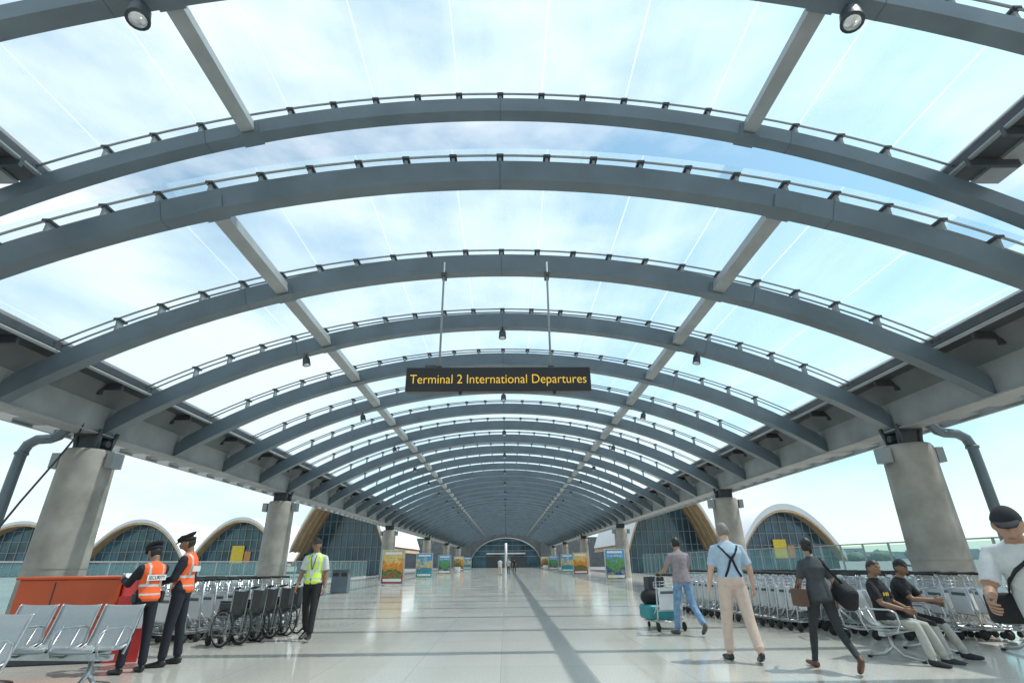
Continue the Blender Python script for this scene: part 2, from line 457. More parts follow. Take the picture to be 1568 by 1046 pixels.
# low distant buildings and tree line
b=MB()
random.seed(3)
for i in range(60):
    a=rad(-80+160*i/59); 
    x,y=math.sin(a)*420,math.cos(a)*420
    b.box((x,y,2.5),(random.uniform(18,36),14,random.uniform(4,9)),0,Matrix.Rotation(-a,3,'Z'))
b.obj('distant_buildings',[mat('haze_buildings',(.34,.38,.40),.9)])
b=MB()
for i in range(420):
    a=rad(-85+170*random.random()); d=random.uniform(300,380)
    r=random.uniform(1.5,3)
    b.ell((math.sin(a)*d,math.cos(a)*d,r*.6),r*1.5,r*1.2,r,0,7,5,fn=lambda p:p*random.uniform(.8,1.2))
b.obj('distant_trees',[mat('haze_foliage',(.12,.17,.14),.9,0,.3,.5)])
b=MB(); b.tube([(62,80,0),(62,80,7.4)],[.10,.05],0,8)
b.tube([(61.2,80,7.3),(62,80,7.5),(62.8,80,7.3)],.05,0,6); b.box((61.1,80,7.25),(.7,.3,.12),0); b.box((62.9,80,7.25),(.7,.3,.12),0)
b.obj('street_lamp',[M_steel_l])

# ------------------------------------------------------------------ posters
def poster_mat(name,c1,c2,c3,c4,seed):
    m,nt,b,o=newmat(name)
    tc=nt.nodes.new('ShaderNodeTexCoord'); sep=nt.nodes.new('ShaderNodeSeparateXYZ'); nt.links.new(tc.outputs['Object'],sep.inputs[0])
    n=nt.nodes.new('ShaderNodeTexNoise'); n.inputs['Scale'].default_value=2.2; n.inputs['Detail'].default_value=6
    n.noise_dimensions='4D'; n.inputs['W'].default_value=seed
    nt.links.new(tc.outputs['Object'],n.inputs['Vector'])
    a=nt.nodes.new('ShaderNodeMath'); a.operation='MULTIPLY_ADD'; nt.links.new(n.outputs['Fac'],a.inputs[0]); a.inputs[1].default_value=1.1
    d=nt.nodes.new('ShaderNodeMath'); d.operation='MULTIPLY_ADD'; nt.links.new(sep.outputs['Z'],d.inputs[0]); d.inputs[1].default_value=.5; d.inputs[2].default_value=-.55
    nt.links.new(d.outputs[0],a.inputs[2])
    r=nt.nodes.new('ShaderNodeValToRGB')
    e=r.color_ramp.elements; e[0].position=.1; e[0].color=(*c1,1); e[1].position=.32; e[1].color=(*c2,1)
    for p_,c_ in ((.36,[v*.4 for v in c2]),(.46,c3),(.62,c3),(.80,c4)):
        x=e.new(p_); x.color=(*c_,1)
    nt.links.new(a.outputs[0],r.inputs[0])
    n2=nt.nodes.new('ShaderNodeTexNoise'); n2.inputs['Scale'].default_value=14; n2.inputs['Detail'].default_value=4
    nt.links.new(tc.outputs['Object'],n2.inputs['Vector'])
    mr=nt.nodes.new('ShaderNodeMapRange'); mr.inputs[1].default_value=.3; mr.inputs[2].default_value=.7; mr.inputs[3].default_value=.45; mr.inputs[4].default_value=1.15
    nt.links.new(n2.outputs['Fac'],mr.inputs[0])
    mu=nt.nodes.new('ShaderNodeMix'); mu.data_type='RGBA'; mu.blend_type='MULTIPLY'; mu.inputs[0].default_value=1
    nt.links.new(r.outputs[0],mu.inputs[6]); nt.links.new(mr.outputs[0],mu.inputs[7])
    nt.links.new(mu.outputs[2],b.inputs['Base Color']); b.inputs['Roughness'].default_value=.3
    return m
PM=[poster_mat('poster_sunset',(.50,.03,.04),(.12,.28,.06),(.80,.30,.04),(.85,.60,.22),1),
    poster_mat('poster_beach',(.04,.30,.08),(.05,.38,.65),(.72,.58,.26),(.08,.40,.75),5),
    poster_mat('poster_city',(.65,.45,.03),(.03,.14,.42),(.13,.34,.10),(.10,.42,.80),9)]
M_pwhite=mat('poster_caption',(.8,.8,.78),.4)
def poster(x,y,k,rz=0,s=1):
    root=empty('poster_stand',(x,y,0),rz)
    b=MB(); b.box((0,0,1.08),(1.40,.05,1.92)); b.obj('print',[PM[k]],root)
    b=MB(); b.box((-.72,0,1.04),(.05,.09,2.08)); b.box((.72,0,1.04),(.05,.09,2.08)); b.box((0,0,2.06),(1.39,.09,.05)); b.box((0,0,.10),(1.39,.09,.06))
    b.box((-.6,0,.02),(.08,.6,.04)); b.box((.6,0,.02),(.08,.6,.04))
    b.obj('frame',[M_chrome],root)
    b=MB(); b.box((0,-.03,1.88),(1.1,.012,.14),0); b.box((0,-.03,.32),(1.2,.012,.16),0); b.obj('caption',[M_pwhite],root)
    if k==2: text('PHILIPPINES','title',root,(0,-.05,1.62),(rad(90),0,0),1.1,M_pwhite)
poster(-7.1,35.5,0,rad(-8)); poster(-7.1,49,1,rad(-8)); poster(-7,64,2); poster(-6.9,82,0); poster(-6.9,100,1)
poster(7.7,39,2,rad(8)); poster(7.4,55,0,rad(8)); poster(7.3,66,1); poster(7.2,84,2); poster(7.1,102,0)
root=empty('litter_bin',(-8.1,28,0))
b=MB(); b.box((0,0,.5),(.80,.5,.96),0); b.box((0,0,1.02),(.86,.56,.07),0); b.box((-.2,-.256,.82),(.28,.02,.16),2); b.box((.2,-.256,.82),(.28,.02,.16),2); b.box((0,0,.02),(.7,.44,.04),2)
b.obj('body',[M_steel,M_steel_l,M_black],root,bevel=.015)

# ------------------------------------------------------------------ trolley
def trolley_mesh():
    b=MB()
    for s in (-1,1):
        b.tube([(s*.28,-.42,1.0),(s*.28,-.38,.5),(s*.28,-.34,.22),(s*.25,-.1,.17),(s*.17,.5,.14),(s*.12,.58,.15)],.016,0,8)
        b.tube([(s*.28,-.38,.5),(s*.26,-.05,.19)],.012,0,6)
        b.wheel((s*.29,-.36,.085),.068,.018,1,'X',16); b.wheel((s*.10,.46,.06),.045,.015,1,'X',14)
        b.tube([(s*.28,-.42,1.0),(s*.28,-.50,1.06)],.016,0,8)
        b.tube([(s*.24,-.44,.80),(s*.24,-.22,.82),(s*.24,-.22,.92)],.006,0,5)
    for y in np.linspace(-.3,.5,6): 
        w=.27-.13*(y+.3)/.8; b.tube([(-w,y,.165),(w,y,.165)],.009,0,6)
    b.tube([(-.12,.58,.15),(.12,.58,.15)],.022,1,8)
    b.tube([(-.30,-.50,1.06),(.30,-.50,1.06)],.021,1,10)
    for z in (.80,.86,.92): b.tube([(-.26,-.42,z),(-.24,-.22,z),(.24,-.22,z),(.26,-.42,z)],.006,0,5)
    for x in np.linspace(-.2,.2,5): b.tube([(x,-.40,.79),(x,-.22,.79),(x,-.22,.93)],.004,0,4)
    b.box((0,-.405,.60),(.50,.012,.40),2); b.box((0,-.413,.72),(.40,.006,.05),3)
    b.tube([(-.28,-.36,.38),(.28,-.36,.38)],.012,0,6)
    return b
T=trolley_mesh().obj('luggage_trolley',[M_chrome,M_rubber,M_white,M_steel],loc=(-6.15,11.05,0),rz=rad(-22))
def row(x0,y0,x1,y1,nn,skip=0):
    a=-math.atan2(x1-x0,y1-y0)
    for i in range(skip,nn):
        t=i/(nn-1); dup(T,'luggage_trolley',(x0+(x1-x0)*t,y0+(y1-y0)*t,0),a+random.uniform(-.02,.02))
row(-6.15,11.05,-5.15,13.9,11,1); row(-7.0,11.3,-6.0,14.1,11); row(-7.9,11.6,-6.9,14.4,10)
row(6.15,12.0,5.25,16.2,16); row(7.05,11.7,6.15,16,15); row(8.0,11.5,7.1,15.5,14); row(8.9,11.4,8.0,15,12)
row(6.6,10.7,7.6,10.5,3) ; row(8.1,10.6,9.3,10.4,4)
M_vinyl=mat('black_vinyl',(.02,.02,.022),.4,0,.2,20)
def wc():
    b=MB()
    for s in (-1,1):
        x=s*.15
        b.wheel((x+s*.03,0,.30),.29,.017,1,'X',28,0,14); b.wheel((x+s*.05,0,.30),.255,.006,0,'X',24,0,1)
        b.wheel((x*.8,.42,.09),.075,.018,1,'X',14)
        b.tube([(x,-.05,.12),(x,-.10,.50),(x,-.12,.92),(x,-.24,.95)],.012,0,8); b.tube([(x,-.17,.93),(x,-.28,.955)],.018,1,8)
        b.tube([(x,-.08,.48),(x,.38,.48),(x,.42,.30),(x,.55,.12),(x,.62,.10)],.011,0,8)
        b.tube([(x,-.1,.18),(x,.38,.18),(x*.8,.42,.12)],.011,0,8); b.tube([(x,.38,.48),(x,.38,.18)],.011,0,8)
        b.tube([(x,-.11,.70),(x,.22,.70),(x,.26,.48)],.011,0,8); b.box((x,.06,.715),(.045,.28,.03),1)
        b.box((x,.06,.59),(.008,.30,.2),2); b.box((x*.6,.58,.10),(.10,.16,.015),1)
    b.tube([(-.15,0,.16),(.15,.1,.48)],.01,0,6); b.tube([(.15,0,.16),(-.15,.1,.48)],.01,0,6)
    for s in (-1,1):
        b.add([(s*.15,-.07,.49),(s*.15,.36,.49),(0,.36,.40),(0,-.07,.40)],[(0,1,2,3)],2,True)
        b.add([(s*.15,-.10,.52),(s*.15,-.13,.90),(0,-.20,.88),(0,-.18,.52)],[(0,1,2,3)],2,True)
    return b
W=wc().obj('wheelchair',[M_steel_l,M_rubber,M_vinyl],loc=(-4.90,10.6,0),rz=rad(60))
for i in range(1,5): dup(W,'wheelchair',(-4.90+.11*i+(i%2)*.06,10.6+.40*i,0),rad(60+random.uniform(-6,6)))

# ------------------------------------------------------------------ benches
def bench(name,loc,rz,n):
    root=empty(name,loc,rz)
    prof=[(-.27,.425),(-.24,.447),(-.12,.437),(.05,.415),(.18,.41),(.25,.45),(.30,.58),(.345,.74),(.375,.86),(.395,.875)]
    b=MB()
    for i in range(n):
        cx=(i-(n-1)/2)*.6
        K=9; vs=[];fs=[]
        for (y,z) in prof:
            for k in range(K):
                t=-1+2*k/(K-1); e=.012*abs(t)**3
                vs.append((cx+t*.265,y,z+e))
        for a in range(len(prof)-1):
            for k in range(K-1): fs.append((a*K+k,a*K+k+1,(a+1)*K+k+1,(a+1)*K+k))
        b.add(vs,fs,0,True)
    o=b.obj('seat_shells',[M_seat],root); s=o.modifiers.new('th','SOLIDIFY'); s.thickness=.014
    f=MB(); Lh=n*.3
    f.box((0,.03,.345),(Lh*2-.04,.09,.06),0)
    for i in range(n):
        cx=(i-(n-1)/2)*.6
        for s in (-1,1): f.tube([(cx+s*.268,y,z+.012) for y,z in prof],.009,0,6)
    for i in range(n+1):
        x=(i-n/2)*.6; x=max(-Lh+.02,min(Lh-.02,x))
        f.tube([(x,.20,.36),(x,.26,.50),(x,.25,.63),(x,.18,.66),(x,-.14,.66),(x,-.22,.62),(x,-.24,.50),(x,-.18,.38),(x,0,.35)],.014,0,8)
    for x in (-Lh+.25,Lh-.25):
        f.tube([(x,.03,.33),(x,.02,.18),(x,-.10,.07),(x,-.33,.025)],[.03,.028,.024,.02],0,8)
        f.tube([(x,.02,.18),(x,.14,.07),(x,.36,.025)],[.028,.024,.02],0,8)
        for y in (-.33,.36): f.tube([(x,y,0),(x,y,.03)],.03,1,10)
    for i in range(n):
        cx=(i-(n-1)/2)*.6; f.box((cx,.06,.385),(.30,.22,.03),0)
        for s in(-.12,.12): f.tube([(cx+s,.06,.37),(cx+s,.24,.43),(cx+s,.33,.66)],.012,0,6)
    f.obj('frame',[M_chrome,M_rubber],root)
    return root
bench('airport_bench',(-5.48,7.15,0),rad(-6),3)
bench('airport_bench',(-5.85,5.95,0),rad(-10),3)
A=rad(34.8); ax=V((math.cos(A),math.sin(A),0)); fc=V((math.sin(A),-math.cos(A),0))
m1=V((5.72,8.5,0)); bc=m1+ax*.6
bench('airport_bench',tuple(bc),A,3)
bench('airport_bench',(8.6,9.2,0),rad(30),3)

root=empty('information_counter',(-6.75,9.15,0),rad(12))
b=MB(); b.box((0,0,.66),(1.38,.60,.98),0); b.box((0,0,1.17),(1.46,.68,.04),2); b.box((0,0,.08),(1.3,.52,.16),1); b.box((.73,.0,.62),(.04,.5,1.0),3)
b.obj('body',[M_orange,M_steel_d,M_orange,M_red],root,bevel=.015)
b=MB(); b.box((0,-.306,.62),(1.36,.008,.012),0); b.box((-.2,-.306,.66),(.012,.008,.9),0); b.obj('panel_joints',[M_steel_d],root)
b=MB(); b.box((.95,-.3,.45),(.45,.03,.9),0); b.box((.95,-.32,.60),(.38,.01,.3),1); b.obj('notice_board',[M_red,M_white],root)

# ------------------------------------------------------------------ people
def cloth(n,c,v=.15,r=.85): return mat('cloth_'+n,c,r,0,v,14,.5)
SK1=mat('skin_tan',(.36,.20,.13),.5,0,.06,10); SK2=mat('skin_fair',(.58,.36,.27),.5,0,.08,10); SK3=mat('skin_brown',(.26,.14,.085),.5,0,.06,10)
C_navy=cloth('navy',(.012,.014,.022)); C_black=cloth('black',(.014,.014,.016)); C_white=cloth('white',(.56,.57,.57),.06)
C_orange=cloth('hi_vis_orange',(.85,.13,.03),.06); C_lime=cloth('hi_vis_lime',(.62,.85,.10),.06); C_refl=mat('reflective_tape',(.55,.57,.57),.3,.3,.05)
C_mauve=cloth('mauve_grey',(.27,.22,.24)); C_jean=cloth('jeans',(.16,.27,.42),.3); C_blue=cloth('pale_blue',(.38,.48,.58),.08)
C_beige=cloth('beige',(.60,.46,.38),.08); C_dgrey=cloth('dark_grey',(.055,.06,.065)); C_char=cloth('charcoal',(.03,.032,.036)); C_tan=cloth('khaki_grey',(.42,.40,.36),.1)
L_black=mat('leather_black',(.015,.014,.014),.35); L_brown=mat('leather_brown',(.12,.05,.025),.5); C_trainer=mat('trainer_dark',(.08,.07,.07),.6)
H_black=mat('hair_black',(.012,.010,.009),.45,0,.3,60,.5); H_grey=mat('hair_grey',(.22,.19,.165),.6,0,.35,60,.8)
M_eye=mat('eye_dark',(.02,.015,.012),.2); M_lip=mat('lips',(.30,.11,.09),.5); M_eyew=mat('eye_white',(.7,.68,.65),.3)

def person(name,loc,phi,H=1.75,fem=False,build=1.0,lean=0,legs=((0,0,0),(0,0,0)),abd=4,arms=((5,8,10,0),(5,8,10,0)),
           head=(0,0),fit=None,seat=None,hat=None,hair=None,neckf=0,vox=.0115,faces=True):
    s=H/1.75; X=V((1,0,0)); F=V((0,1,0))
    fit=dict(dict(skin=SK1,shirt=C_black,pants=C_black,shoe=L_black,sleeve=.75,pantlen=2,hem=-.05,vest=None,tuck=False,belt=None),**(fit or {}))
    D=lambda fl,ab,sd:V((sd*math.sin(rad(ab)),math.sin(rad(fl))*math.cos(rad(ab)),-math.cos(rad(fl))*math.cos(rad(ab))))
    P=V((0,0,0)); sdv=V((0,math.sin(rad(lean)),math.cos(rad(lean)))); fr=V((0,math.cos(rad(lean)),-math.sin(rad(lean))))
    sw=.158 if fem else .186
    segs=[]; b=MB(); k=build
    rings=[(-.09,.10,.085),(-.03,.163*k,.118*k),(.05,.160*k,.118*k),(.16,.138*k,.102*k),(.27,.150*k,.112*k),(.37,.170*k,.120*k),(.44,.165,.105),(.485,.115,.08),(.52,.062,.06)]
    if fem: rings=[(-.09,.10,.085),(-.03,.168,.122),(.05,.158,.114),(.16,.112,.084),(.27,.125,.096),(.36,.145,.116),(.43,.140,.088),(.475,.10,.07),(.51,.048,.05)]
    ex=.010
    b.tube([P+sdv*h for h,_,_ in rings],[(a+ex,c+ex) for _,a,c in rings],0,24,side=X)
    def ring(h):
        hs=[r[0] for r in rings]; return np.interp(h,hs,[r[1] for r in rings])+ex,np.interp(h,hs,[r[2] for r in rings])+ex
    def surf(h,ang,off=.0):
        a,c=ring(h); return P+sdv*h+X*(a+off)*math.sin(ang)+fr*(c+off)*math.cos(ang)
    if not fit['tuck']:
        hm=fit['hem']; a,c=ring(max(hm,-.03)); a2,c2=ring(.16)
        b.tube([P+sdv*hm,P+sdv*(hm+.02),P+sdv*.2],[(a+.010,c+.012),(a+.014,c+.016),(a2+.004,c2+.004)],0,24,side=X)
    # cloth folds: small slanted ridges
    rnd=random.Random(name+str(loc))
    for q in range(7):
        h=rnd.uniform(.02,.34); a0=rnd.uniform(-3.1,3.1); L=rnd.uniform(.3,.9)
        b.tube([surf(h+rnd.uniform(-.01,.01),a0,-.004),surf(h+.02,a0+L*.5,.004),surf(h+.045,a0+L,-.005)],.008,0,6)
    segs.append((P-sdv*.02,P+sdv*.40,.13,.13,'torso'))
    segs.append((P+sdv*.44-X*.12,P+sdv*.44+X*.12,.075,.075,'torso'))
    joints={}; soles=[]
    for i,sd in enumerate((-1,1)):
        fl,kn,fp=legs[i]; hip=P+V((sd*.088,0,-.04)); d1=D(fl,abd,sd); d2=D(fl-kn,abd*.4,sd)
        knee=hip+d1*.425; ank=knee+d2*.40
        rr=[.092*k,.084*k,.060*k,.057*k,.044] if fit['pantlen']<1.6 and not fem else [.092*k,.082*k,.066*k,.062*k,.058]
        if fem or fit.get('slim'): rr=[.090,.076,.054,.053,.038]
        b.tube([hip+V((0,0,.03)),hip+d1*.17,knee,knee+d2*.13,knee+d2*.37],rr,0,16)
        for q in range(5):
            t=rnd.uniform(.75,1.0) if q<3 else rnd.uniform(.1,.4)
            base=(knee+d2*.37*t) if q<3 else (hip+d1*.425*t+d1*.2)
            r_=.056*k if q<3 else .066*k; a0=rnd.uniform(0,6)
            if fem: r_*=.80
            b.tube([base+V((math.cos(a0+u)*r_,math.sin(a0+u)*r_,u*.02)) for u in (0,.5,1.,1.5)],[.004,.007,.007,.004],0,6)
        b.tube([knee+d2*.3,ank],[.036,.034],0,12)
        segs.append((hip,knee,.085,.062,'thigh')); segs.append((knee,ank,.060,.045,'shin'))
        fpd=rad(fp); ft=V((sd*.14,math.cos(fpd),math.sin(fpd))).normalized(); dn=V((0,math.sin(fpd),-math.cos(fpd)))
        heel=ank+dn*.04-ft*.055; toe=ank+dn*.055+ft*.175
        b.tube([heel-ft*.01,heel+ft*.03,ank+dn*.045+ft*.03,ank+dn*.05+ft*.10,toe,toe+ft*.03],[(.026,.034),(.036,.042),(.040,.046),(.045,.034),(.040,.026),(.02,.018)],0,14,side=X)
        b.tube([ank+V((0,0,.04)),ank+dn*.03],[.040,.042],0,12)
        segs.append((heel,toe,.042,.035,'foot')); segs.append((ank+dn*.02,ank+dn*.04,.045,.045,'foot'))
        soles+= [(heel+dn*.04).z,(toe+dn*.026).z]; joints['ank%d'%i]=ank
    hands=[]
    for i,sd in enumerate((-1,1)):
        fl,ab,el,ab2=arms[i]; sh=P+sdv*.435+X*sd*(sw-.01)
        d1=D(fl,ab,sd); d2=D(fl+el,ab2,sd); elb=sh+d1*.275; wr=elb+d2*.25
        ms=.86 if fem else 1.0
        b.tube([sh-X*sd*.06+V((0,0,.012)),sh+V((0,0,.0)),sh+d1*.09,sh+d1*.2,elb,elb+d2*.07,wr-d2*.04,wr+d2*.01],[.048*ms,.056*ms,.053*ms,.046*ms,.040*ms,.041*ms,.029*ms,.026*ms],0,14)
        sl=fit['sleeve']
        if sl>0:
            if sl<=1: b.tube([sh-V((0,0,.01)),sh+d1*.09,sh+d1*.275*sl],[.058*ms,.062*ms,.062*ms],0,16)
            else: b.tube([sh-V((0,0,.01)),sh+d1*.12,elb,elb+d2*.25*(sl-1)],[.058,.060,.053,.045],0,16)
        segs.append((sh,elb,.055,.042,'uarm%d'%i)); segs.append((elb,wr,.042,.028,'farm%d'%i))
        hands.append((wr,d2,sd)); joints['sh%d'%i]=sh; joints['el%d'%i]=elb; joints['wr%d'%i]=wr
    nk=P+sdv*.49; nd=(sdv+fr*(.25+neckf)).normalized(); nt_=nk+nd*.085
    yaw,pit=head
    Rh=Matrix.Rotation(rad(yaw),3,'Z')@Matrix.Rotation(rad(pit),3,'X')   # negative pitch looks down
    hc=nt_+Rh@V((0,.022,.090))
    b.tube([nk-nd*.03,nk+nd*.04,nt_+V((0,0,.03))],[.068,.057,.056] if not fem else [.055,.045,.046],0,14)
    segs.append((nk+nd*.03,nt_,.052,.052,'neck'))
    def hf(p):
        x,y,z=p
        if z<0: t=-z; x*=1-.26*t*t; y=y*(1-.10*t)+.10*t*t
        if y<0 and z<0: y*=1-.2*(-z)
        return V((x,y,z))
    hs=.95 if fem else 1
    HX,HY,HZ=.081*hs,.099*hs,.114*hs
    b.ell(hc,HX,HY,HZ,0,24,18,M=Rh,fn=hf)
    def hp(x,y,z): return hc+Rh@V((x,y,z))
    b.tube([hp(0,.091,.022),hp(0,.111,-.018),hp(0,.103,-.036)],[.009,.016,.013],0,8)
    for sd in (-1,1): b.ell(hp(sd*.082,-.006,-.006),.012,.020,.032,0,8,8,M=Rh)
    b.tube([hp(-.02,.091,-.058),hp(0,.097,-.060),hp(.02,.091,-.058)],.011,0,8)
    segs.append((hp(0,0,-.05),hp(0,0,.05),.085,.085,'head'))
    tmp=b.obj('tmp',[],recalc=True)
    md=tmp.modifiers.new('r','REMESH'); md.mode='VOXEL'; md.voxel_size=vox; md.use_smooth_shade=True
    ms_=tmp.modifiers.new('s','SMOOTH'); ms_.factor=.5; ms_.iterations=2
    bpy.context.view_layer.update()
    dg=bpy.context.evaluated_depsgraph_get(); me=bpy.data.meshes.new_from_object(tmp.evaluated_get(dg))
    bpy.data.objects.remove(tmp)
    if seat is None: gz=-min(soles)*s
    else: gz=seat
    nf=len(me.polygons); cen=np.empty(nf*3); me.polygons.foreach_get('center',cen); cen=cen.reshape(-1,3)
    best=np.full(nf,9.); lab=np.zeros(nf,int); tt=np.zeros(nf)
    for q,(a,c,ra,rb,l) in enumerate(segs):
        a=np.array(a);d=np.array(c)-a; t=np.clip(((cen-a)@d)/(d@d),0,1); dist=np.linalg.norm(cen-a-t[:,None]*d,axis=1)-(ra+(rb-ra)*t)
        u=dist<best; best[u]=dist[u]; lab[u]=q; tt[u]=t[u]
    names=np.array([x[4] for x in segs])[lab]
    hcoord=(cen-np.array(P))@np.array(sdv); fcoord=cen@np.array(fr); xc=cen[:,0]
    mats=[fit['skin'],fit['shirt'],fit['pants'],fit['shoe'],fit['vest'] or fit['shirt'],C_refl,fit['belt'] or fit['pants'],fit.get('print') or fit['shirt']]
    mi=np.zeros(nf,int)
    tor=names=='torso'; th=names=='thigh'; shn=names=='shin'
    body=(tor|th)
    hem=fit['hem'] if not fit['tuck'] else .06
    mi[body]=np.where(hcoord[body]>hem,1,2)
    if fit['belt'] is not None: mi[tor&(hcoord>.045)&(hcoord<.075)]=6
    mi[th&(hcoord<=hem)]=2
    if fit['pantlen']<1: mi[th&(tt>fit['pantlen'])]=0
    mi[shn]=np.where(tt[shn]<=max(0,fit['pantlen']-1),2,0) if fit['pantlen']>=1 else 0
    if fit['pantlen']>=2: mi[shn]=2
    mi[names=='foot']=3
    for i in (0,1):
        u=names=='uarm%d'%i; mi[u]=np.where(tt[u]<=fit['sleeve'],1,0)
        u=names=='farm%d'%i; mi[u]=np.where(tt[u]+1<=fit['sleeve'],1,0)
    mi[(names=='neck')]=0; mi[(names=='neck')&(hcoord<.515)]=1
    if fit['vest'] is not None:
        zone=tor&(hcoord>-.02)&(np.abs(xc)<.16+.0*xc)
        zone&=~((fcoord>.03)&(hcoord>.33)&(np.abs(xc)<.05+.0*(xc)))
        zone&=~((fcoord>.03)&(np.abs(xc)<.012))
        mi[zone]=4
        st=zone&(((hcoord>.06)&(hcoord<.09))|((hcoord>.18)&(hcoord<.21))|((np.abs(np.abs(xc)-.095)<.014)&(hcoord>.2)))
        mi[st]=5
    if fit.get('print') is not None:
        mi[tor&(fcoord>.06)&(hcoord>.27)&(hcoord<.32)&(np.abs(xc)<.09)&((np.floor(xc*60)%3)>0)]=7
    me.materials.clear()
    for m in mats: me.materials.append(m)
    me.polygons.foreach_set('material_index',mi.astype(np.int32)); me.polygons.foreach_set('use_smooth',[True]*nf); me.update()
    root=empty(name,(loc[0],loc[1],gz),phi); root.scale=(s,s,s)
    ob=bpy.data.objects.new('body',me); COL.objects.link(ob); ob.parent=root
    h=MB()
    for wr,d,sd in hands:
        ref=F if abs(d.dot(F))<.75 else V((0,0,1))
        thv=(ref-d*ref.dot(d)).normalized(); pn=d.cross(thv)
        if pn.dot(X)*sd>0: pn=-pn
        if abs(pn.dot(X))<.2 and pn.z>0: pn=-pn
        h.tube([wr-d*.02,wr+d*.01,wr+d*.045,wr+d*.085,wr+d*.095],[(.024,.022),(.026,.018),(.038,.017),(.040,.014),(.032,.010)],0,12,side=thv)
        for o,L in ((.030,.070),(.010,.078),(-.010,.073),(-.029,.058)):
            p=wr+d*.088+thv*o; pts=[p-d*.02,p]; ang=12
            for q in (.45,.32,.25):
                ang+=20; dd=(d*math.cos(rad(ang))+pn*math.sin(rad(ang))).normalized(); p=p+dd*L*q; pts.append(p)
            h.tube(pts,[.009,.0092,.0085,.008,.0065],0,7)
        p=wr+d*.03+thv*.026; d3=(d*.7+thv*.6+pn*.35).normalized(); d4=(d*.9+thv*.2+pn*.4).normalized()
        h.tube([p,p+d3*.04,p+d3*.04+d4*.032],[.014,.011,.008],0,8)
    h.obj('hands',[fit['skin']],root)
    f=MB()
    if faces:
        for sd in (-1,1):
            f.ell(hp(sd*.031,.082,.012),.013,.010,.006,0,8,6,M=Rh); f.ell(hp(sd*.031,.0895,.012),.006,.005,.006,1,8,6,M=Rh)
            f.tube([hp(sd*.014,.096,.030),hp(sd*.032,.0925,.036),hp(sd*.050,.079,.030)],.0045,2,6)
        f.ell(hp(0,.1045,-.060),.022,.006,.006,3,10,6,M=Rh)
        f.obj('face_features',[M_eyew,M_eye,H_black,M_lip],root)
    hm=hair or H_black
    hh=MB()
    e=1.12 if fem else 1.09
    hh.ell(hc,HX*e,HY*e,HZ*e,0,28,20,M=Rh,fn=hf,keep=lambda c:(c.z>.055 and c.y<.075) or (c.y<-.012 and c.z>-.070) or (c.y<.02 and c.z>.01) or c.z>.085)
    if fem:
        hh.ell(hp(0,-.115,.035),.048,.042,.048,0,12,8,M=Rh)
        hh.tube([hp(0,-.105,.02),hp(0,-.125,-.04),hp(.01,-.105,-.11)],[.035,.030,.012],0,10)
    hh.obj('hair',[hm],root)
    if hat:
        c=MB()
        if hat=='peaked':
            c.tube([hp(0,.0,.035),hp(0,.0,.075)],[(.092,.110),(.094,.112)],0,24,side=Rh@X)
            c.tube([hp(0,.0,.076),hp(0,.01,.100),hp(0,.018,.118),hp(0,.018,.126)],[(.094,.112),(.120,.138),(.116,.132),(.06,.07)],0,24,side=Rh@X)
            c.tube([hp(0,.09,.045),hp(0,.13,.035),hp(0,.160,.020)],[(.075,.006),(.07,.006),(.03,.005)],0,14,side=Rh@X)
            c.ell(hp(0,.118,.078),.018,.006,.02,1,10,6,M=Rh)
        else:
            e=1.15
            c.ell(hc,HX*e,HY*e,HZ*e,0,26,20,M=Rh,fn=hf,keep=lambda q:q.z>.042)
            c.tube([hp(0,.075,.052),hp(0,.12,.050),hp(0,.165,.038),hp(0,.175,.035)],[(.07,.006),(.068,.006),(.05,.006),(.02,.004)],0,14,side=Rh@X)
        c.obj('cap',[C_black,mat('badge',(.7,.6,.3),.3,.8)],root)
    return root,surf,joints,hp

gv=dict(shirt=C_navy,pants=C_navy,shoe=L_black,sleeve=1.9,vest=C_orange,belt=L_black,skin=SK3,tuck=False,hem=.0)
r,surf,j,hp=person('security_guard',(-5.05,8.2),rad(62),1.66,build=1.0,fit=gv,hat='peaked',arms=((35,10,70,-10),(38,8,75,-15)),legs=((4,4,0),(-3,2,0)),head=(5,-15))
b=MB(); b.box(tuple(surf(.30,math.pi,.008)),(.27,.012,.075),0); b.obj('vest_label',[mat('label_white',(.8,.8,.8))],r)
text('SECURITY','vest_lettering',r,tuple(surf(.30,math.pi,.018)),(rad(90),0,0),.24,M_black,.001,1.3)
b=MB(); c=(j['wr0']+j['wr1'])/2+V((0,.10,.03)); b.box(tuple(c),(.21,.15,.004),0,Matrix.Rotation(rad(25),3,'X')); b.obj('paper',[M_white],r)
b=MB(); b.box(tuple(surf(.03,1.7,.03)),(.05,.09,.16),0); b.box(tuple(surf(.03,-1.7,.03)),(.04,.07,.12),0); b.obj('radio',[L_black],r,bevel=.008)
r,surf,j,hp=person('security_guard',(-4.88,8.75),rad(98),1.81,fit=gv,hat='peaked',arms=((15,8,60,-22),(-4,10,12,4)),legs=((3,3,0),(-4,3,0)),head=(10,-12))
b=MB(); b.box(tuple(surf(.03,1.6,.03)),(.05,.09,.18),0); b.obj('radio',[L_black],r,bevel=.008)
b=MB(); b.box(tuple(surf(.30,math.pi,.008)),(.27,.012,.075),0); b.obj('vest_label',[M_white],r)
r,surf,j,hp=person('airport_worker',(-3.75,11.25),rad(176),1.83,fit=dict(shirt=C_white,pants=C_black,sleeve=.8,vest=C_lime,skin=SK3,hem=-.0,belt=L_black),hat='cap',
   arms=((-6,9,18,4),(10,9,22,2)),legs=((16,6,8),(-12,12,-18)),head=(0,-4))
b=MB(); b.tube([surf(.48,.35,.01),surf(.36,.2,.012),surf(.22,0,.016)],.006,0,6); b.tube([surf(.48,-.35,.01),surf(.36,-.2,.012),surf(.22,0,.016)],.006,0,6)
